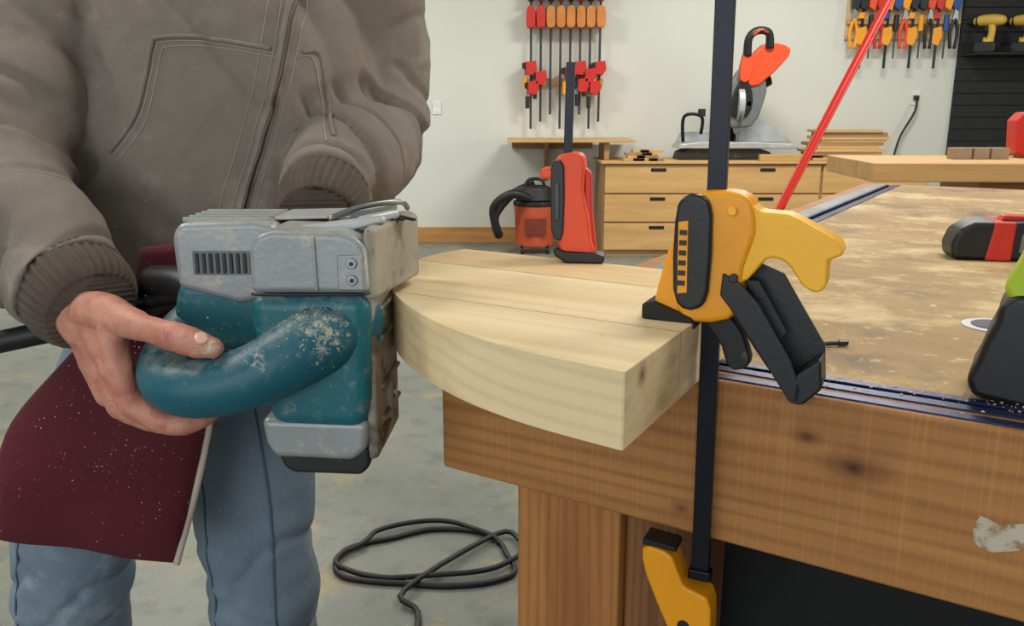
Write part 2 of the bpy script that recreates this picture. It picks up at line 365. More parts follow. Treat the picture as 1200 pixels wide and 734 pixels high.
# ------------------------------------------------------------------ belt sander
sd=root('belt_sander',(-.215,.83,.924))
spots=[(.035,-.05,.022,.070),(-.02,-.07,.0,.035)]
teal=M('teal_plastic',(18,100,110),.42,var=.10,dust=(120,142,132),damt=.54,dscale=60,dop=.6,spot=spots,bump=.15,up=.55)
tealh=M('teal_rubber',(12,90,106),.45,var=.06,spot=spots,dust=(100,132,130),damt=.60,dscale=80,dop=.5,bump=.2,up=.45)
dusty=M('sander_dusty_metal',(160,152,136),.7,.1,var=.2,dust=(104,94,80),damt=.5,dscale=18,bump=.4)
def mm(p): return tuple(x*.001 for x in p)
prism('gear_housing',[(-.034,.056),(-.034,.100),(-.026,.112),(-.012,.117),(.055,.115),(.072,.108),(.078,.098),(.079,.056)],-.035,.085,silver,sd,.013,seg=4)
prism('main_housing',[(-.036,.055),(-.036,.03),(-.030,-.03),(-.022,-.078),(.070,-.082),(.076,-.05),(.079,.055)],-.038,.08,teal,sd,.015,seg=4)
prism('foot_cover',[(-.034,-.070),(-.030,-.098),(-.022,-.112),(.055,-.116),(.070,-.105),(.074,-.074)],-.034,.085,silver,sd,.008,seg=3)
prism('foot_black',[(-.020,-.110),(-.016,-.124),(-.006,-.131),(.062,-.134),(.072,-.124),(.072,-.104)],-.028,.085,blackd,sd,.005)
def plan(name,pl,z0,z1,mat,bev=.003): return prism(name,pl,z0,z1,mat,sd,bev,'XY')
plan('belt_cover_upper',[(.074,-.030),(.084,-.026),(.112,.100),(.104,.125),(.07,.125)],.048,.118,dusty,.010)
plan('belt_frame',[(.070,-.026),(.080,-.022),(.083,.03),(.086,.095),(.070,.1)],-.118,.062,dusty,.004)
for i,z in enumerate((-.085,-.05,.0,.03)): box('side_rib_%d'%i,.076,.0875,.0,.085,z,z+.005,dusty,sd,.002,rot=(0,0,math.radians(-4)))
cyl('roller_hub',(.07,.045,-.068),(.0885,.045,-.068),.020,dusty,sd,24,.003); cyl('roller_axle',(.085,.045,-.068),(.091,.045,-.068),.007,steel,sd,16,.001)
belt=M('sanding_belt',(96,74,58),.9,var=.25,scale=60,bump=.5,bscale=500,dust=(170,150,120),damt=.52,dscale=30)
prof=[]
for i in range(13):
    a=math.pi*i/12; prof.append((.058+.026*math.sin(a),.083+.024*math.cos(a)))
for i in range(13):
    a=math.pi*i/12; prof.append((.058+.026*math.sin(a),-.100+.026*math.cos(a)))
prism('belt_loop',prof,-.005,.092,belt,sd,.001)
for i,b in enumerate([(.064,-.037,.086),(.064,-.037,.070)]):
    cyl('cover_screw_%d'%i,(b[0],-.040,b[2]),(b[0],-.034,b[2]),.0050,steel,sd)
    cyl('cover_screw_slot_%d'%i,(b[0],-.0406,b[2]),(b[0],-.0396,b[2]),.0022,black,sd,8,0)
tube('housing_seam',[mm((-33,-33,56)),mm((-24,-36.5,56)),mm((20,-37.5,56)),mm((68,-37,56)),mm((78,-30,56))],.0014,black,sd,8)
prism('number_plate',[(.050,.060),(.074,.060),(.074,.094),(.050,.094)],-.0372,-.034,silver,sd,.003)
prism('front_ridge',[(.028,.06),(.031,.06),(.030,.112),(.027,.112)],-.0375,-.033,silver,sd,.0012)
prism('motor_housing',[(-.122,.052),(-.124,.105),(-.116,.118),(-.040,.120),(-.020,.116),(-.020,.045),(-.06,.035)],.012,.125,silver,sd,.011,seg=4)
prism('motor_teal',[(-.124,.058),(-.030,.050),(-.028,-.02),(-.06,-.03),(-.118,.0),(-.134,.02)],.016,.12,teal,sd,.012,seg=3)
for i in range(9): box('louvre_%d'%i,-.101+i*.0068,-.0975+i*.0068,.009,.016,.068,.088,black,sd,.0008)
box('louvre_recess',-.104,-.042,.0105,.014,.066,.090,M('vent_grey',(110,114,116),.5),sd,.001)
for i in range(5): box('motor_rib_%d'%i,-.118,-.03,.03+i*.018,.034+i*.018,.117,.1215,silver,sd,.001)
prism('top_lever',[(-.030,.112),(.020,.118),(.088,.126),(.092,.120),(.06,.112)],.0,.016,alu,sd,.004)
prism('top_cover_plate',[(-.028,.117),(.05,.119),(.05,.1225),(-.028,.121)],.04,.11,alu,sd,.002)
box('tension_lever',.028,.098,.058,.072,.118,.128,silver,sd,.004,rot=(0,math.radians(-6),math.radians(40)))
box('tension_lever_lower',.055,.105,.024,.036,.116,.126,alu,sd,.004,rot=(0,math.radians(-4),math.radians(48)))
cyl('tension_knob',(.074,.085,.117),(.074,.085,.132),.012,black,sd)
for i in range(5): box('top_slot_%d'%i,.050+i*.011,.054+i*.011,.03,.10,.117,.1198,black,sd,.0005,rot=(0,0,math.radians(34)))
tube('top_wire_clip',[(.03,.03,.12),(.06,.05,.130),(.095,.08,.132),(.10,.11,.122)],.003,steel,sd,8)
hp=[(.050,.0,.020),(.020,-.034,.006),(-.022,-.052,-.016),(-.064,-.056,-.029),(-.102,-.050,-.032),(-.127,-.026,-.027),(-.133,.008,-.014),(-.124,.040,.004),(-.096,.058,.022),(-.06,.062,.03)]
vs,fs=sweep_data([V(p) for p in hp],[.037,.035,.031,.029,.028,.0265,.026,.026,.028,.031],28,6,rounded=True)
h=obj('front_handle',vs,fs,tealh,sd,smooth=True)
tube('handle_joint_ring',[V((-.044,-.0545,-.0235))+V((0,.0298*math.cos(a),.0298*math.sin(a))) for a in [i*math.pi/10 for i in range(21)]],.0009,black,sd,6,2)
tube('rear_handle',[mm((70,110,60)),mm((40,135,80)),mm((-10,150,75)),mm((-50,140,50)),mm((-70,110,30))],.017,teal,sd,20)
tube('dust_duct',[mm((-110,70,30)),mm((-150,95,38)),mm((-190,120,32))],[.022,.022,.024],black,sd,20)
maroon=M('bag_maroon',(84,14,30),.85,var=.12,scale=6,bump=.3,bscale=500)
def loftLR(rs,yc,seg=28,kk=5):
    A=catmull([(r[0],r[1],r[4]) for r in rs],kk); B=catmull([(r[2],r[3],0) for r in rs],kk); vs=[];fs=[]
    for i,(a,b) in enumerate(zip(A,B)):
        c=V(((a.x+b.x)/2,(a.y+b.y)/2)); h=V((b.x-a.x,b.y-a.y))/2
        for j in range(seg):
            q=2*math.pi*j/seg; co,si=math.cos(q),math.sin(q)
            w=math.copysign(abs(si)**.8,si)*a.z
            w+= .010*noise.noise(V((c.x+h.x*co,c.y+h.y*co,0))*12)
            vs.append((c.x+h.x*co,yc+w,c.y+h.y*co))
        if i:
            o=(i-1)*seg
            for j in range(seg): fs.append((o+j,o+(j+1)%seg,o+seg+(j+1)%seg,o+seg+j))
    fs.append(tuple(range(seg))[::-1]); fs.append(tuple(range(len(vs)-seg,len(vs))))
    return vs,fs
R=[(-.440,.992,-.375,.998,.02),(-.462,.935,-.378,.935,.03),(-.541,.858,-.367,.872,.036),(-.619,.776,-.372,.800,.042),(-.650,.70,-.400,.690,.036),(-.656,.632,-.432,.592,.014),(-.657,.618,-.436,.580,.004)]
vs,fs=loftLR(R,1.0); vs=[(x+.215,y-.83,z-.924) for x,y,z in vs]
bag=obj('dust_bag',vs,fs,maroon,sd,smooth=True)
tube('bag_piping',[(r[2]+.217,.17,r[3]-.924) for r in R[2:]],.0045,M('piping',(190,178,165),.8),sd,8)
cordm=M('cord_rubber',(16,16,18),.5)
tube('power_cord_stub',[mm((-125,100,60)),mm((-170,120,20)),mm((-240,130,-8)),mm((-330,110,-22)),mm((-460,100,-50))],.013,cordm,sd,12)
# ------------------------------------------------------------------ the woman
W=root('woman')
duck=M('duck_canvas',(128,118,108),.95,var=.16,scale=6,bump=.4,bscale=1100,fine=(700,(148,137,125)),famt=.35,dust=(156,147,134),damt=.56,dscale=9,dop=.7)
rib=M('rib_knit',(90,78,69),.95,var=.12,scale=40,bump=.4,bscale=700)
denim=M('denim',(104,122,136),.9,var=.25,scale=5,bump=.35,bscale=1000,fine=(800,(146,160,172)),famt=.4,dust=(156,166,170),damt=.56,dscale=6)
armR=[V(p) for p in[(-.585,1.25,1.36),(-.622,1.15,1.20),(-.632,1.05,1.07),(-.570,.980,1.02),(-.470,.898,.963)]]
armL=[V(p) for p in[(-.215,1.26,1.36),(-.203,1.31,1.22),(-.204,1.29,1.12),(-.217,1.17,1.083),(-.226,1.042,1.048)]]
rR=[.090,.084,.086,.082,.064]; rL=[.090,.082,.082,.076,.060]
def closest(path,p):
    best=(9,0);acc=0
    for a,b in zip(path[:-1],path[1:]):
        d=b-a;t=max(0,min(1,(p-a).dot(d)/d.length_squared)); q=(p-a-d*t).length
        if q<best[0]: best=(q,acc+t*d.length)
        acc+=d.length
    return best[0],best[1],acc
def crease(x): 
    a=abs(x); return -max(0,1-a*5.5)
def jfold(p):
    dR,sR,LR=closest(armR,p); dL,sL,LL=closest(armL,p)
    d=.0
    for k,(dd,s,L) in enumerate(((dR,sR,LR),(dL,sL,LL))):
        w=max(0,min(1,(.115-dd)/.02))
        if w>0:
            e=.9*math.exp(-((s-.30)/.10)**2)+.9*math.exp(-((s-L+.05)/.07)**2)+.5
            q=V((s*13,p.x*5+p.y*3,p.z*4+k*7))
            d+=w*e*(.012*noise.noise(q)+.009*crease(noise.noise(q*1.25+V((3,9,4))))+.0035*noise.noise(p*20))
    wt=1-max(0,min(1,(.115-min(dR,dL))/.02))
    q=V((p.x*7+.3*p.z,p.y*5,p.z*2.6))
    d+=wt*(.024*noise.noise(q)+.009*crease(noise.noise(V((p.x*6+p.z*4,p.y*5,p.z*4)))))
    return d+.0014*noise.noise(p*45)+.0009*noise.noise(p*90)
torso=rings([(-.455,1.235,.76,.195,.135),(-.450,1.235,.80,.205,.145),(-.425,1.235,.92,.210,.15),(-.410,1.24,1.05,.215,.15),(-.402,1.245,1.18,.215,.148),(-.398,1.25,1.29,.20,.14),(-.40,1.26,1.37,.165,.115),(-.40,1.27,1.42,.10,.085),(-.40,1.27,1.46,.075,.075)])
jacket=fuse('jacket',[torso,sweep_data(armR,rR,28,6,rounded='start'),sweep_data(armL,rL,28,6,rounded='start'),
   sweep_data([V((-.56,1.26,1.36)),V((-.40,1.27,1.395)),V((-.24,1.26,1.36))],[.085,.07,.085],24,4)],.005,3,duck,W,jfold)
def cuff(name,pts,rr):
    rf=lambda an,t:1+.024*math.sin(an*36)
    return tube(name,pts,rr,rib,W,288,4,rf)
cuff('cuff_right',[(-.490,.914,.975),(-.470,.898,.963),(-.457,.887,.955),(-.446,.878,.948),(-.441,.874,.945),(-.446,.878,.948)],[.050,.057,.057,.052,.045,.036])
cuff('cuff_left',[(-.225,1.065,1.054),(-.226,1.038,1.046),(-.227,1.018,1.038),(-.228,1.002,1.031),(-.228,.998,1.029),(-.228,1.002,1.031)],[.048,.054,.053,.048,.042,.034])
bm=bmesh.new(); bm.from_mesh(jacket.data); bvh=BVHTree.FromBMesh(bm); bm.free()
def lay(name,pts,r,mat,off=.0,k=10,ymin=1.04):
    P=catmull([(x,0,z) for x,z in pts],k); out=[]
    for p in P:
        h_=bvh.ray_cast(V((p.x,.7,p.z)),V((0,1,0)))
        if h_[0] is not None and h_[0].y>ymin: out.append(h_[0]+h_[1]*off)
        elif len(out)>2: break
        else: out=[]
    if len(out)>2: return tube(name,out,r,mat,W,8,2)
thread=M('stitch_thread',(162,152,138),.9,bump=0); zipm=M('zip_brass',(104,92,78),.4,.6)
zipp=[(-.268,1.33),(-.274,1.27),(-.290,1.19),(-.318,1.10),(-.345,1.02),(-.352,.92),(-.36,.80)]
lay('zip_placket',[(x-.002,z) for x,z in zipp],.010,duck,-.005)
lay('zip_tape',zipp,.0030,M('zip_tape',(78,69,62),.9),.0035); lay('zip_teeth',zipp,.0016,zipm,.0062)
for i,o in enumerate((-.014,.014,-.030)): lay('zip_stitch_%d'%i,[(x+o,z) for x,z in zipp],.0007,thread,.0003)
pk=[(-.515,1.100),(-.495,1.118),(-.470,1.150),(-.455,1.190),(-.444,1.230),(-.435,1.238),(-.38,1.238),(-.300,1.225)]
lay('pocket_edge',pk,.0030,duck,.0008)
for i,o in enumerate((.005,.011)): lay('pocket_stitch_%d'%i,[(x+o,z-o) for x,z in pk],.0008,thread,.0004)
pk2=[(-.262,1.222),(-.246,1.222),(-.240,1.20),(-.236,1.16),(-.22,1.12)]
lay('pocket_edge_left',pk2,.0028,duck,.0008); lay('pocket_stitch_left',[(x-.006,z-.006) for x,z in pk2],.0008,thread,.0004)
legR=[V(p) for p in[(-.56,1.24,.80),(-.635,1.215,.62),(-.680,1.19,.47),(-.70,1.22,.28),(-.71,1.26,.09)]]
legL=[V(p) for p in[(-.42,1.24,.80),(-.395,1.215,.62),(-.390,1.19,.47),(-.395,1.22,.28),(-.40,1.26,.09)]]
def pfold(p):
    d=0
    for k,path in enumerate((legR,legL)):
        dd,s,L=closest(path,p)
        if dd<.13:
            e=.3+math.exp(-((s-.36)/.12)**2)+1.0*math.exp(-((s-L)/.09)**2)
            q=V((s*12,p.x*7+k*3,p.z*5)); d+=e*(.009*noise.noise(q)+.006*crease(noise.noise(q*1.2+V((7,1,2))))); break
    return d+.006*noise.noise(V((p.x*14,p.y*10,p.z*4)))
pelvis=rings([(-.49,1.235,.70,.14,.10),(-.485,1.235,.78,.178,.122),(-.46,1.235,.90,.165,.118),(-.45,1.235,.98,.155,.11)])
jeans=fuse('jeans',[pelvis,sweep_data(legR,[.100,.094,.088,.080,.076],26,6),sweep_data(legL,[.100,.092,.088,.080,.076],26,6)],.006,3,denim,W,pfold)
bm=bmesh.new(); bm.from_mesh(jeans.data); jb=BVHTree.FromBMesh(bm); bm.free()
for nm,path,ox in(('outseam',legL,.045),('inseam',legL,-.050),('outseam_right',legR,-.05)):
    out=[]
    for p in catmull(path,8):
        h_=jb.ray_cast(V((p.x+ox,.8,p.z)),V((0,1,0)))
        if h_[0] is not None: out.append(h_[0]+h_[1]*.0003)
    tube('jeans_'+nm,out,.0018,M('denim_seam_'+nm,(72,90,108),.9),W,8,2)
boot=M('boot_leather',(96,66,42),.6)
skin=M('skin',(206,146,122),.5,var=.12,scale=22,bump=.25,bscale=420,sub=.12,fine=(30,(196,112,96),.56),famt=.6)
for nm,x in(('boot_right',-.71),('boot_left',-.40)):
    fuse(nm,[sweep_data([V((x,1.27,.20)),V((x,1.27,.06)),],[.052,.05],20,4),sweep_data([V((x,1.30,.045)),V((x,1.20,.045)),V((x,1.09,.04))],[.043,.046,.036],20,5)],.006,2,boot,W)
    prism(nm+'_sole',[(x-.045,1.34),(x+.045,1.34),(x+.05,1.2),(x+.045,1.08),(x+.02,1.05),(x-.02,1.05),(x-.045,1.08),(x-.05,1.2)],.0,.022,rubber,W,.004,'XY')
fuse('head',[ell((-.40,1.235,1.585),(.072,.09,.105)),ell((-.40,1.205,1.535),(.052,.062,.052)),sweep_data([V((-.40,1.27,1.40)),V((-.40,1.25,1.52))],[.056,.052],20,3),
  ell((-.40,1.135,1.565),(.012,.018,.02)),ell((-.40,1.142,1.528),(.024,.010,.006)),ell((-.47,1.245,1.575),(.010,.018,.03)),ell((-.33,1.245,1.575),(.010,.018,.03)),
  ell((-.40,1.148,1.612),(.055,.012,.008))],.004,3,skin,W)
eyew=M('eye_white',(235,232,226),.2,bump=0); iris=M('iris',(70,50,34),.2,bump=0)
for nm,x in(('eye_right',-.428),('eye_left',-.372)):
    v,f=ell((x,1.156,1.592),(.012,.010,.009)); obj(nm,v,f,eyew,W,smooth=True)
    v,f=ell((x,1.148,1.590),(.005,.003,.005)); obj(nm+'_iris',v,f,iris,W,smooth=True)
hairm=M('hair_brown',(84,56,36),.6,var=.3,scale=60,bump=.6,bscale=200)
fuse('hair',[ell((-.40,1.265,1.625),(.086,.088,.088)),ell((-.40,1.325,1.55),(.075,.045,.10)),sweep_data([V((-.40,1.36,1.60)),V((-.40,1.40,1.50)),V((-.40,1.39,1.36))],[.035,.034,.015],16,4)],.005,2,hairm,W)
# right hand wrapped round the sander's front handle
O=V((-.215,.83,.924))
def h3(*p): return O+V(p)*.001
def ch(pts,r): return sweep_data([h3(*p) for p in pts],[x*.001 for x in r],20,6)
parts=[ sweep_data([h3(-262,78,44),h3(-238,54,24),h3(-218,36,6)],[(.028,.036),(.028,.037),(.027,.036)],24,4),
 ch([(-214,22,18),(-188,-4,-14),(-160,-30,-56)],[20,17.5,14.5]),
 ch([(-222,28,6),(-202,10,-26),(-181,-10,-66)],[20,17,14]),
 ch([(-232,38,0),(-220,24,-26),(-203,10,-60)],[19,16,13.5]),
 ch([(-240,50,0),(-234,42,-20),(-222,30,-44)],[18,15.5,12.5]),
 ch([(-160,-30,-57),(-122,-40,-73),(-97,-34,-72),(-80,-20,-62)],[13.6,11.2,10.8,9]),
 ch([(-181,-10,-66),(-145,-8,-84),(-120,2,-80),(-106,18,-66)],[13.6,11.2,10.4,8.8]),
 ch([(-203,10,-60),(-170,20,-80),(-147,32,-74),(-134,46,-58)],[13,10.8,9.8,8.2]),
 ch([(-222,30,-44),(-196,44,-64),(-176,56,-58),(-164,66,-44)],[11.5,9.6,8.6,7.6]),
 ch([(-216,20,26),(-190,0,30),(-158,-26,26)],[21,19,16]),
 ch([(-158,-26,26),(-128,-44,23),(-104,-53,19),(-84,-60,15),(-64,-64,11)],[16,12.8,14.4,13.6,10.4]),
 ch([(-178,-12,22),(-176,-22,-6),(-166,-28,-40)],[15.5,13.5,13.5]) ]
def hfold(p): return .0010*noise.noise(p*70)+.0004*noise.noise(p*210)
skinh=M('skin_hand',(202,140,118),.48,var=.16,scale=30,bump=.35,bscale=500,sub=.1,fine=(40,(186,100,86),.54),famt=.6,spot=[(-.215-.064,.83-.072,.924+.014,.034)],dust=(216,184,162),damt=.62,dscale=120,dop=.4)
hand=fuse('hand_right',parts,.0015,3,skinh,W,hfold)
hb=bmesh.new(); hb.from_mesh(hand.data); hbt=BVHTree.FromBMesh(hb); hb.free()
nail=M('nail',(226,176,158),.3,bump=0); crm=M('skin_crease',(158,96,76),.6,bump=0)
def surf(o,pts,off=0):
    out=[]
    for p in pts:
        r=hbt.find_nearest(h3(*p)); out.append(r[0]+r[1]*off)
    return out
q=hbt.find_nearest(h3(-71,-71,26)); v,f=ell((0,0,0),(.0078,.0062,.0018)); no=obj('thumb_nail',v,f,nail,W,smooth=True); no.location=q[0]; no.rotation_euler=q[1].to_track_quat('Z','X').to_euler()
for i,(x,z) in enumerate(((-101,22),(-105,22),(-109,22))):
    tube('thumb_crease_%d'%i,surf(0,[(x-1,-62,z+12),(x,-70,z+6),(x+1,-74,z-2)],-.0003),.0005,crm,W,6,4)
for i,x in enumerate((-122,-126)):
    tube('index_crease_%d'%i,surf(0,[(x,-56,-66),(x,-58,-76),(x,-50,-88)],-.0003),.0005,crm,W,6,4)
def h4(*p): return V((-.228,.992,1.012))+V(p)*.001
parts=[sweep_data([h4(4,40,26),h4(0,-2,-4)],[.026,.026],18,4)]
for i,(dx,l) in enumerate(((-28,.94),(-9,1.05),(11,1.0),(30,.8))):
    parts.append(sweep_data([h4(dx*.4,0,-6),h4(dx*.8,-26,-24),h4(dx,-40,-36)],[.016,.014,.012],16,4))
    parts.append(sweep_data([h4(dx,-40,-36),h4(dx,-52*l,-58),h4(dx,-40*l,-80*l),h4(dx,-22,-84*l)],[.0105,.0095,.009,.0075],14,4))
parts.append(sweep_data([h4(-18,0,-10),h4(-40,-8,-30),h4(-44,-2,-56),h4(-34,4,-74)],[.016,.0135,.012,.009],14,4))
fuse('hand_left',parts,.002,3,skin,W,hfold)
# ------------------------------------------------------------------ background: mitre station
Yc=6.8
ms=root('drawer_cabinet',(0,Yc,0))
box('carcass',.72,3.3,.02,.62,.0,.745,ply2,ms,.004)
box('counter',.70,3.32,-.02,.66,.745,.765,ply,ms,.003)
for c in range(3):
    for r in range(3):
        x0=.735+c*.86; z0=.06+r*.228
        box('drawer_%d_%d'%(c,r),x0,x0+.84,.0,.022,z0,z0+.215,ply,ms,.004)
        box('pull_slot_%d_%d'%(c,r),x0+.36,x0+.48,-.004,.002,z0+.168,z0+.195,black,ms,.002)
sh=root('wall_shelf',(0,Yc,0))
box('board',-.04,.98,.1,.74,.905,.925,pine,sh,.002)
box('riser',.74,.78,.15,.6,.767,.904,ply2,sh,.002)
prism('bracket',[(.8,.905),(.45,.905),(.8,.55)],.28,.31,ply2,sh,.002,'YZ')
box('cleat',.0,.70,.76,.79,.83,.904,ply2,sh,.002)
sc=root('scrap_wood_pile',(0,Yc,.766))
for i in range(9):
    l=random.uniform(.12,.26); x=.96+.022*i; z=.0+.0205*(i%4)
    box('offcut_%d'%i,x-l/2,x+l/2,.0+.03*(i%4),.07+.03*(i%4)+.03,z,z+.02,[pine,ply,ply2][i%3],sc,.002)
st=root('board_stack',(0,Yc,.766))
z=0
for i in range(10):
    l=random.uniform(.46,.62); x=2.70+random.uniform(-.05,.05); t=random.choice([.02,.03,.026]); 
    box('board_%d'%i,x-l/2,x+l/2,.05+random.uniform(0,.05),.35,z,z+t,[pine,ply,ply2][i%3],st,.002); z+=t
pb2=root('plywood_strip',(0,Yc,.766)); box('strip',1.95,2.34,-.0,.06,.0,.05,ply,pb2,.003)
mi=root('miter_saw',(1.80,Yc+.12,.766))
sawg=M('saw_grey',(120,122,124),.45,.3)
prism('base',[(-.46,0),(.30,0),(.28,.06),(.16,.10),(-.34,.10),(-.44,.06)],.05,.34,blackd,mi,.01)
prism('table',[(-.47,.09),(.50,.09),(.47,.125),(.16,.14),(-.30,.14),(-.45,.125)],.02,.36,alu,mi,.008)
prism('fence_left',[(-.46,.135),(-.06,.135),(-.06,.19),(-.16,.23),(-.42,.21)],.22,.25,alu,mi,.006)
prism('fence_right',[(.06,.135),(.50,.135),(.42,.21),(.18,.34),(.06,.30)],.22,.25,alu,mi,.006)
tube('pivot_arm',[(.0,.36,.10),(.03,.38,.38),(.06,.30,.60)],[.07,.06,.055],steelblk,mi,16)
cyl('slide_rail_a',(-.0,.0,.50),(-.0,.42,.50),.020,steel,mi); cyl('slide_rail_b',(.07,.0,.44),(.07,.42,.44),.020,steel,mi)
cyl('blade_guard',(-.02,.1,.44),(.03,.1,.44),.15,alu,mi,36,.006); cyl('blade',(.0,.1,.35),(.008,.1,.35),.15,steel,mi,40,.0005)
prism('guard_side',roundpoly([(-.13,.28),(.10,.26),(.19,.44),(.20,.62),(.06,.74),(-.04,.68),(-.14,.44)],2),.02,.08,sawg,mi,.02)
prism('guard_detail',roundpoly([(-.06,.34),(.06,.34),(.10,.46),(.06,.60),(-.02,.60),(-.07,.46)],2),-.0,.03,black,mi,.01)
cyl('motor',(.08,.16,.58),(.24,.16,.66),.085,steelblk,mi)
prism('motor_cover',roundpoly([(.04,.60),(.14,.58),(.36,.80),(.33,.88),(.16,.89),(.04,.74)],2),.0,.12,orange,mi,.015)
prism('arm_accent',roundpoly([(-.02,.62),(.06,.62),(.08,.80),(.0,.82)],2),-.02,.05,orange,mi,.01)
tube('handle',[(.03,.0,.80),(.03,-.02,.93),(.09,-.02,.985),(.18,-.02,.97),(.20,.0,.86)],[.034,.030,.030,.030,.034],black,mi,14)
tube('handle_grip',[(.05,-.035,.955),(.11,-.035,.99),(.17,-.035,.975)],.016,orange,mi,12)
tube('work_clamp',[(-.42,.1,.14),(-.42,.1,.34),(-.28,.1,.34),(-.28,.1,.20)],.014,steelblk,mi,10)
cyl('work_clamp_knob',(-.28,.1,.34),(-.28,.1,.40),.03,black,mi)
vc=root('shop_vacuum',(.19,7.08,0))
cyl('tank',(0,0,.06),(0,0,.40),.155,M('vac_orange',(196,84,48),.5),vc,32,.01,r2=.175)
cyl('rim',(0,0,.39),(0,0,.43),.18,black,vc,32,.008)
cyl('lid',(0,0,.43),(0,0,.55),.165,blackd,vc,32,.02,r2=.12)
tube('lid_handle',[(-.08,0,.54),(-.05,0,.60),(.05,0,.60),(.08,0,.54)],.014,black,vc,10)
prism('tank_label',[(-.09,.16),(.09,.16),(.09,.30),(-.09,.30)],-.172,-.155,M('vac_label',(120,50,32),.5),vc,.003)
hose=catmull([(-.05,-.14,.46),(-.2,-.2,.50),(-.34,-.16,.38),(-.30,-.1,.16),(-.33,0,.3),(-.18,.05,.48),(.0,.06,.56)],8)
tube('hose',hose,.034,M('hose_black',(30,30,32),.5),vc,14,3,lambda a,t:1+.10*math.sin(t*420))
for i in range(4):
    a=math.pi/4+i*math.pi/2; x,y=.15*math.cos(a),.15*math.sin(a); cyl('caster_%d'%i,(x-.012,y,.028),(x+.012,y,.028),.028,black,vc,16); cyl('caster_stem_%d'%i,(x,y,.03),(x,y,.08),.01,black,vc,8)
# wall rack of bar clamps
rk=root('clamp_rack',(0,7.5,0))
box('rail_top',.12,.78,.06,.098,1.86,1.93,pine,rk,.003); box('rail_mid',.12,.78,.06,.098,1.36,1.42,pine,rk,.003)
corw=M('clamp_orange_wood',(206,128,58),.5)
for i in range(8):
    x=.16+i*.083
    box('bar_%d'%i,x-.010,x+.010,.025,.035,1.0+.06*(i%3),2.35,dsteel,rk,.001)
    prism('fixed_jaw_%d'%i,roundpoly([(x-.034,1.83),(x+.026,1.83),(x+.034,1.89),(x+.024,1.99),(x-.03,1.99),(x-.040,1.93)],2),-.08,.05,corw if i>1 else redp,rk,.006)
    prism('upper_jaw_%d'%i,[(x-.026,2.04),(x+.022,2.04),(x+.022,2.12),(x-.026,2.12)],-.05,.05,redp if i%2 else black,rk,.004)
for i,(x,z) in enumerate([(.16,1.50),(.243,1.42),(.18,1.34),(.492,1.46),(.575,1.50),(.658,1.44),(.741,1.50),(.60,1.36),(.70,1.34)]):
    prism('sliding_head_%d'%i,[(x-.045,z-.05),(x+.018,z-.06),(x+.050,z-.01),(x+.040,z+.06),(x-.045,z+.05)],-.08,.04,redp,rk,.006)
    prism('sliding_jaw_tip_%d'%i,[(x-.075,z+.0),(x-.04,z-.02),(x-.04,z+.05),(x-.075,z+.04)],-.06,.0,black,rk,.004)
    cyl('screw_handle_%d'%i,(x-.05,-.04,z-.17),(x-.05,-.04,z-.07),.018,black if i%3 else yellow,rk,10)
    cyl('screw_%d'%i,(x-.05,-.04,z-.07),(x-.05,-.04,z+.0),.007,steel,rk,8,0)
ol=root('outlet_plate',(-.65,7.596,1.18)); pm=M('plate_white',(226,226,220),.4,bump=0)
box('plate',-.038,.038,-.006,0,-.06,.06,pm,ol,.003); 
for i,z in enumerate((-.025,.025)): box('socket_%d'%i,-.018,.018,-.009,-.005,z-.016,z+.016,pm,ol,.003)
o2=root('wall_outlet',(3.48,7.596,1.26)); box('plate',-.04,.04,-.006,0,-.06,.06,pm,o2,.003); box('plug',-.02,.02,-.04,-.006,-.02,.02,black,o2,.004)
tube('cord',[(0,-.04,0),(-.02,-.06,-.12),(-.12,-.06,-.32),(-.18,-.1,-.5)],.010,cordm,o2,8)
tr=root('tool_rack',(0,7.5,0))
box('backboard',2.82,3.72,.07,.098,1.74,2.5,wood('rack_board',(226,204,168),(206,178,136),0,9),tr,.004)
box('rail',2.82,3.76,.02,.07,1.86,1.90,pine,tr,.003)
cols=[yellow,black,redp,yellow,orange,M('tool_blue',(40,80,150),.5),black]
for i in range(13):
    x=2.86+i*.07; z=1.90-.04*(i%3); c=cols[(i*3)%7]
    kind=(i*2)%3
    if kind==0:
        tube('plier_grip_a_%d'%i,[(x,0,z),(x-.03,0,z-.10),(x-.018,0,z-.24)],.014,c,tr,8); tube('plier_grip_b_%d'%i,[(x,0,z),(x+.03,0,z-.10),(x+.018,0,z-.24)],.014,c,tr,8)
        prism('plier_nose_%d'%i,[(x-.025,z-.01),(x+.025,z-.01),(x+.010,z+.09),(x-.010,z+.09)],-.01,.01,steel,tr,.002)
    elif kind==1:
        cyl('driver_grip_%d'%i,(x,0,z-.02),(x,0,z+.11),.022,c,tr,12,.004); cyl('driver_shaft_%d'%i,(x,0,z-.24),(x,0,z-.02),.007,dsteel,tr,8,0)
    else:
        prism('small_clamp_bar_%d'%i,[(x-.010,z-.36),(x+.010,z-.36),(x+.010,z+.15),(x-.010,z+.15)],-.004,.004,steelblk,tr,.0005)
        prism('small_clamp_body_%d'%i,[(x-.04,z-.16),(x+.016,z-.18),(x+.045,z-.10),(x+.03,z-.02),(x-.04,z-.04)],-.014,.014,yellow,tr,.004)
        prism('small_clamp_jaw_%d'%i,[(x-.05,z+.04),(x+.01,z+.04),(x+.012,z+.09),(x-.03,z+.09)],-.012,.012,c,tr,.004)
    prism('hook_clamp_%d'%i,[(x-.03,1.99),(x+.02,1.96),(x+.04,2.05),(x+.02,2.15),(x-.03,2.13)],-.02,.03,cols[(i*5+1)%7],tr,.005)
sl=root('slat_wall_panel',(0,7.56,0)); slm=M('slat_black',(30,31,33),.7)
for i in range(26): box('slat_%d'%i,3.80,6.5,.0,.035,.3+i*.1,.396+i*.1,slm,sl,.002)
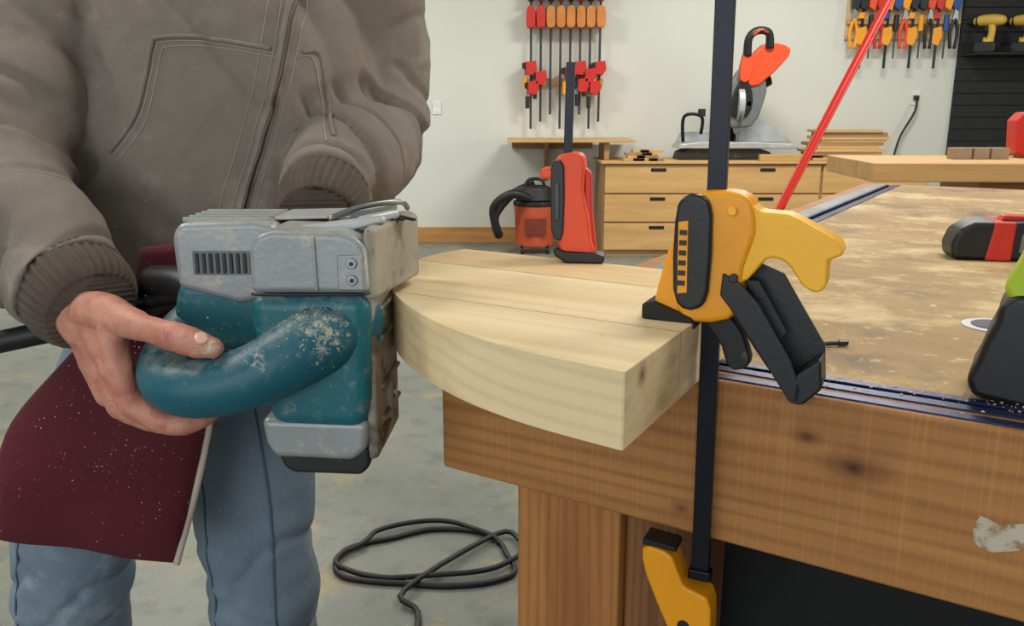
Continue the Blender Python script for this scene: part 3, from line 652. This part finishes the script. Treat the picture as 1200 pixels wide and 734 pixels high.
box('backing',3.80,6.5,.034,.039,.3,2.9,M('slat_groove',(14,14,14),.8),sl,0)
def drill(name,loc,yaw,body,s=1.0,tilt=0):
    r=root(name,loc,(0,tilt,yaw)); r.scale=(s,s,s)
    vs,fs=sweep_data([V((-.085,0,.195)),V((-.04,0,.20)),V((.03,0,.20)),V((.06,0,.198))],[.030,.034,.033,.026],20,4); obj('motor_body',vs,fs,body,r,smooth=True)
    cyl('chuck',(.06,0,.198),(.115,0,.198),.022,black,r,20,.003,r2=.014); cyl('bit',(.115,0,.198),(.16,0,.198),.003,steel,r,8,0)
    cyl('clutch_ring',(.048,0,.198),(.062,0,.198),.029,black,r,20,.002)
    vs,fs=sweep_data([V((-.03,0,.185)),V((-.035,0,.13)),V((-.03,0,.085)),V((-.02,0,.07))],[(.020,.024),(.017,.021),(.019,.024),(.030,.040)],20,5); obj('grip',vs,fs,body,r,smooth=True)
    prism('trigger',[(-.008,.165),(.008,.160),(.004,.140),(-.010,.130)],-.008,.008,black,r,.002)
    prism('battery',[(-.075,.0),(.050,.0),(.055,.012),(.055,.050),(.045,.066),(-.060,.066),(-.078,.050),(-.080,.012)],-.038,.038,black,r,.008,seg=3)
    return r
yel3=M('drill_yellow',(206,170,70),.5)
for i,x in enumerate((3.93,4.23,4.53)): drill('cordless_drill' if i==0 else 'cordless_drill.%03d'%i,(x,7.42,1.62),math.radians(130),yel3,1.3)
dsf=root('drill_shelf',(0,7.42,0)); box('shelf_board',3.83,4.8,-.12,.138,1.603,1.619,slm,dsf,.002)
# far assembly table
at=root('assembly_table',(1.34,3.2,0),(0,0,math.radians(-4)))
box('top_slab',.0,2.6,.0,.6,.893,.962,ply,at,.004); box('apron',.45,2.35,.15,.50,.80,.892,ply2,at,.004)
for i,(x,y) in enumerate([(1.1,.40),(2.2,.40),(2.2,.16),(1.1,.16)]): box('leg_%d'%i,x,x+.09,y,y+.09,0,.80,legw,at,.004)
bk=root('wood_block',(1.90,3.45,.962))
for i,(x,w) in enumerate([(-.14,.07),(-.06,.06),(.01,.07)]): box('block_%d'%i,x,x+w,0,.06,0,.045,M('block_grey_%d'%i,(160,136,112),.7),bk,.002)
pb=root('pine_board',(2.08,3.30,.963)); box('board',0,.9,.0,.10,0,.022,pine,pb,.002)
rd=root('jobsite_radio',(2.22,3.58,.962),(0,0,math.radians(-12)))
prism('case',[(-.13,0),(.13,0),(.13,.10),(.08,.155),(-.12,.17),(-.15,.14)],-.05,.05,M('radio_grey',(150,150,152),.5),rd,.012)
prism('red_frame',[(-.15,.02),(-.11,.0),(-.09,.17),(-.13,.185),(-.16,.15)],-.06,.06,redp,rd,.008)
prism('red_top',[(-.13,.16),(.08,.145),(.08,.165),(-.12,.185)],-.06,.06,redp,rd,.005)
cyl('speaker',(0,-.053,.075),(0,-.048,.075),.045,black,rd,24,.002)
# red pole leaning on the bench edge
rp=root('red_pole'); d=V((.342,.24,.561)).normalized(); b0=V((.205,1.985,.012)); 
cyl('shaft',b0,b0+d*2.15,.0125,M('pole_red',(222,40,24),.35,var=.03,bump=0),rp,16,.002); cyl('tip',b0-d*.004,b0+d*.03,.016,black,rp,16,.002)
# objects on the bench
tm=root('tape_measure',(.838,1.47,.9005),(0,0,math.radians(-12)))
redo=M('tape_red_orange',(216,52,34),.4,var=.05)
prism('case',[(-.075,.004),(-.068,.0),(.078,.0),(.082,.03),(.075,.058),(.05,.068),(-.045,.066),(-.07,.05),(-.078,.025)],-.035,.035,black,tm,.010,seg=3)
prism('red_band',[(-.024,.0),(.018,.0),(.020,.067),(-.014,.067)],-.037,.037,redo,tm,.004)
prism('lock_tab',[(.0,.066),(.045,.066),(.04,.076),(.006,.076)],-.012,.012,redo,tm,.003)
prism('label',[(.028,.015),(.065,.015),(.062,.045),(.03,.047)],-.0375,-.034,M('label_grey',(120,120,118),.5),tm,.001)
pdn=root('cordless_nailer',(.458,.725,.9018),(0,0,math.radians(-32)))
prism('battery',roundpoly([(-.040,.0),(.06,.0),(.066,.05),(.060,.092),(-.018,.096),(-.030,.070),(-.040,.035)],2),-.03,.05,black,pdn,.009,seg=3)
prism('battery_latch',[(-.036,.02),(-.030,.055),(-.026,.055),(-.030,.02)],-.01,.03,blackd,pdn,.002)
prism('base_collar',roundpoly([(-.022,.090),(.060,.086),(.066,.12),(.03,.16),(-.006,.145),(-.020,.115)],2),-.026,.046,green,pdn,.009,seg=3)
vs,fs=sweep_data([V((.030,.01,.12)),V((.062,.01,.165)),V((.090,.01,.215))],[.026,.019,.022],20,5); obj('grip',vs,fs,green,pdn,smooth=True)
vs,fs=sweep_data([V((.075,.01,.235)),V((.11,.01,.215)),V((.19,.01,.18))],[.034,.036,.030],20,5); obj('motor_body',vs,fs,green,pdn,smooth=True)
cyl('nose',(.20,.01,.175),(.235,.01,.158),.016,black,pdn)
dc=root('sanding_disc',(.575,.985,.9002)); cyl('disc',(0,0,0),(0,0,.0015),.036,M('disc_white',(214,214,214),.5),dc,32,0); cyl('disc_center',(0,0,.0015),(0,0,.0025),.026,M('disc_dark',(70,64,84),.5),dc,24,0)
bt=root('driver_bit',(.348,.895,.904),(0,0,.2)); cyl('shank',(-.02,0,0),(.010,0,0),.0028,dsteel,bt,10,.0003); cyl('hex_end',(.008,0,0),(.018,0,0),.0038,dsteel,bt,6,.0004)
# cable on floor
cb=root('power_cable')
pts=[]
for i in range(40):
    a=.6+i*.32; g=1+.12*math.sin(i*.9); pts.append((-.22+.225*g*math.cos(a)+.012*math.sin(i*1.7),2.02+.155*g*math.sin(a)+.0015*i,.008+.007*(i//20)))
pts+=[(-.26,1.86,.020),(-.22,1.78,.008),(-.215,1.6,.008),(-.24,1.4,.008)]
tube('cable',pts,.0072,cordm,cb,10,5)
# ------------------------------------------------------------------ sawdust
P=[]
for i in range(4200):
    x,y=random.uniform(.36,1.2),random.uniform(.08,2.0)
    n=noise.noise(V((x*4,y*4,0)))
    if n+random.uniform(-.5,.45)<0: continue
    P.append((V((x,y,.9005)),(0,0,1)))
for i in range(700): P.append((V((random.uniform(.38,1.2),random.gauss(.07,.02),.9018)),(0,0,1)))
flakes('bench_sawdust',P,.0012,sawm,bench)
P=[]
for i in range(160):
    x=random.uniform(-.09,.30); y=random.uniform(-.17,.18)
    if y>-.19+(.33-x)**2*1.5: P.append((V((x,y,.9632)),(0,0,1)))
flakes('slab_dust',P,.0008,sawm,wp)
P=[(V((random.uniform(.05,1.6),random.uniform(1.9,3.4),.0005)),(0,0,1)) for i in range(400)]
flakes('floor_sawdust',P,.0028,sawm)
# dust thrown down by the running belt
P=[]
for i in range(420):
    t=random.random()**.7; P.append((V((.02+random.gauss(-.04,.05+.10*t),.0+random.gauss(0,.05),-.10-.28*t)),V((random.gauss(0,1),random.gauss(0,1),random.gauss(0,1))).normalized()))
for i in range(160): P.append((V((random.gauss(-.06,.06),-.07+random.gauss(0,.02),random.gauss(.03,.05))),V((random.gauss(0,1),random.gauss(0,1),random.gauss(0,1))).normalized()))
flakes('thrown_dust',P,.00045,sawm,sd)
def surfpts(o,c,rad,n):
    m=o.data; bm=bmesh.new(); bm.from_mesh(m); t=BVHTree.FromBMesh(bm); bm.free(); out=[]
    for _ in range(n):
        d=V((random.gauss(0,1),random.gauss(0,1)-.8,random.gauss(0,1)+.4)).normalized(); h_=t.find_nearest(V(c)+d*rad*random.uniform(.2,1.4))
        if h_[0] is not None: out.append((h_[0]+h_[1]*.0002,h_[1]))
    return out
flakes('handle_dust',surfpts(h,(.015,-.035,.03),.050,200),.0007,sawm,sd)
flakes('bag_dust',surfpts(bag,(-.27,.11,-.2),.20,260),.0007,sawm,sd)
flakes('thumb_dust',surfpts(hand,h3(-68,-66,14),.014,120),.0006,sawm,W)
# ------------------------------------------------------------------ lights
lm=D.materials.new('lamp_glow'); lm.use_nodes=True; bb=lm.node_tree.nodes['Principled BSDF']; bb.inputs['Emission Color'].default_value=(1,.97,.9,1); bb.inputs['Emission Strength'].default_value=3
def area(name,loc,rot,sx,sy,e,col=(1,1,1)):
    l=D.lights.new(name,'AREA'); l.shape='RECTANGLE'; l.size=sx; l.size_y=sy; l.energy=e; l.color=col
    o=D.objects.new(name,l); COL.objects.link(o); o.location=loc; o.rotation_euler=rot; return o
for i,(x,y,e) in enumerate([(-2,1.2,38),(1.6,1.6,42),(-2,5.2,88),(2,5.2,96)]):  # unseen fixtures with area lamps, added overhead to light the shop
    r=root('added_ceiling_light' if i==0 else 'added_ceiling_light.%03d'%i,(x,y,H)); box('housing',-.62,.62,-.08,.08,-.06,-.001,pm,r,.004); box('diffuser',-.6,.6,-.06,.06,-.066,-.06,lm,r,.002)
    area('added_shop_lamp_%d'%i,(x,y,H-.08),(0,0,0),1.3,.5,e,(1,.985,.94))
area('added_rear_daylight',(-1.6,-3.0,1.8),(math.radians(90),0,math.radians(-14)),3.4,2.4,68,(.93,.97,1))  # area light added behind the camera; no garage door is built
area('added_side_daylight',(6.3,2.4,1.9),(0,math.radians(90),0),1.8,3.2,74,(.95,1,.97))  # unseen area light added before the solid right wall; no window there
w=D.worlds.new('world'); S.world=w; w.use_nodes=True; w.node_tree.nodes['Background'].inputs[0].default_value=(.8,.88,1,1); w.node_tree.nodes['Background'].inputs[1].default_value=.45
S.view_settings.view_transform='Standard'
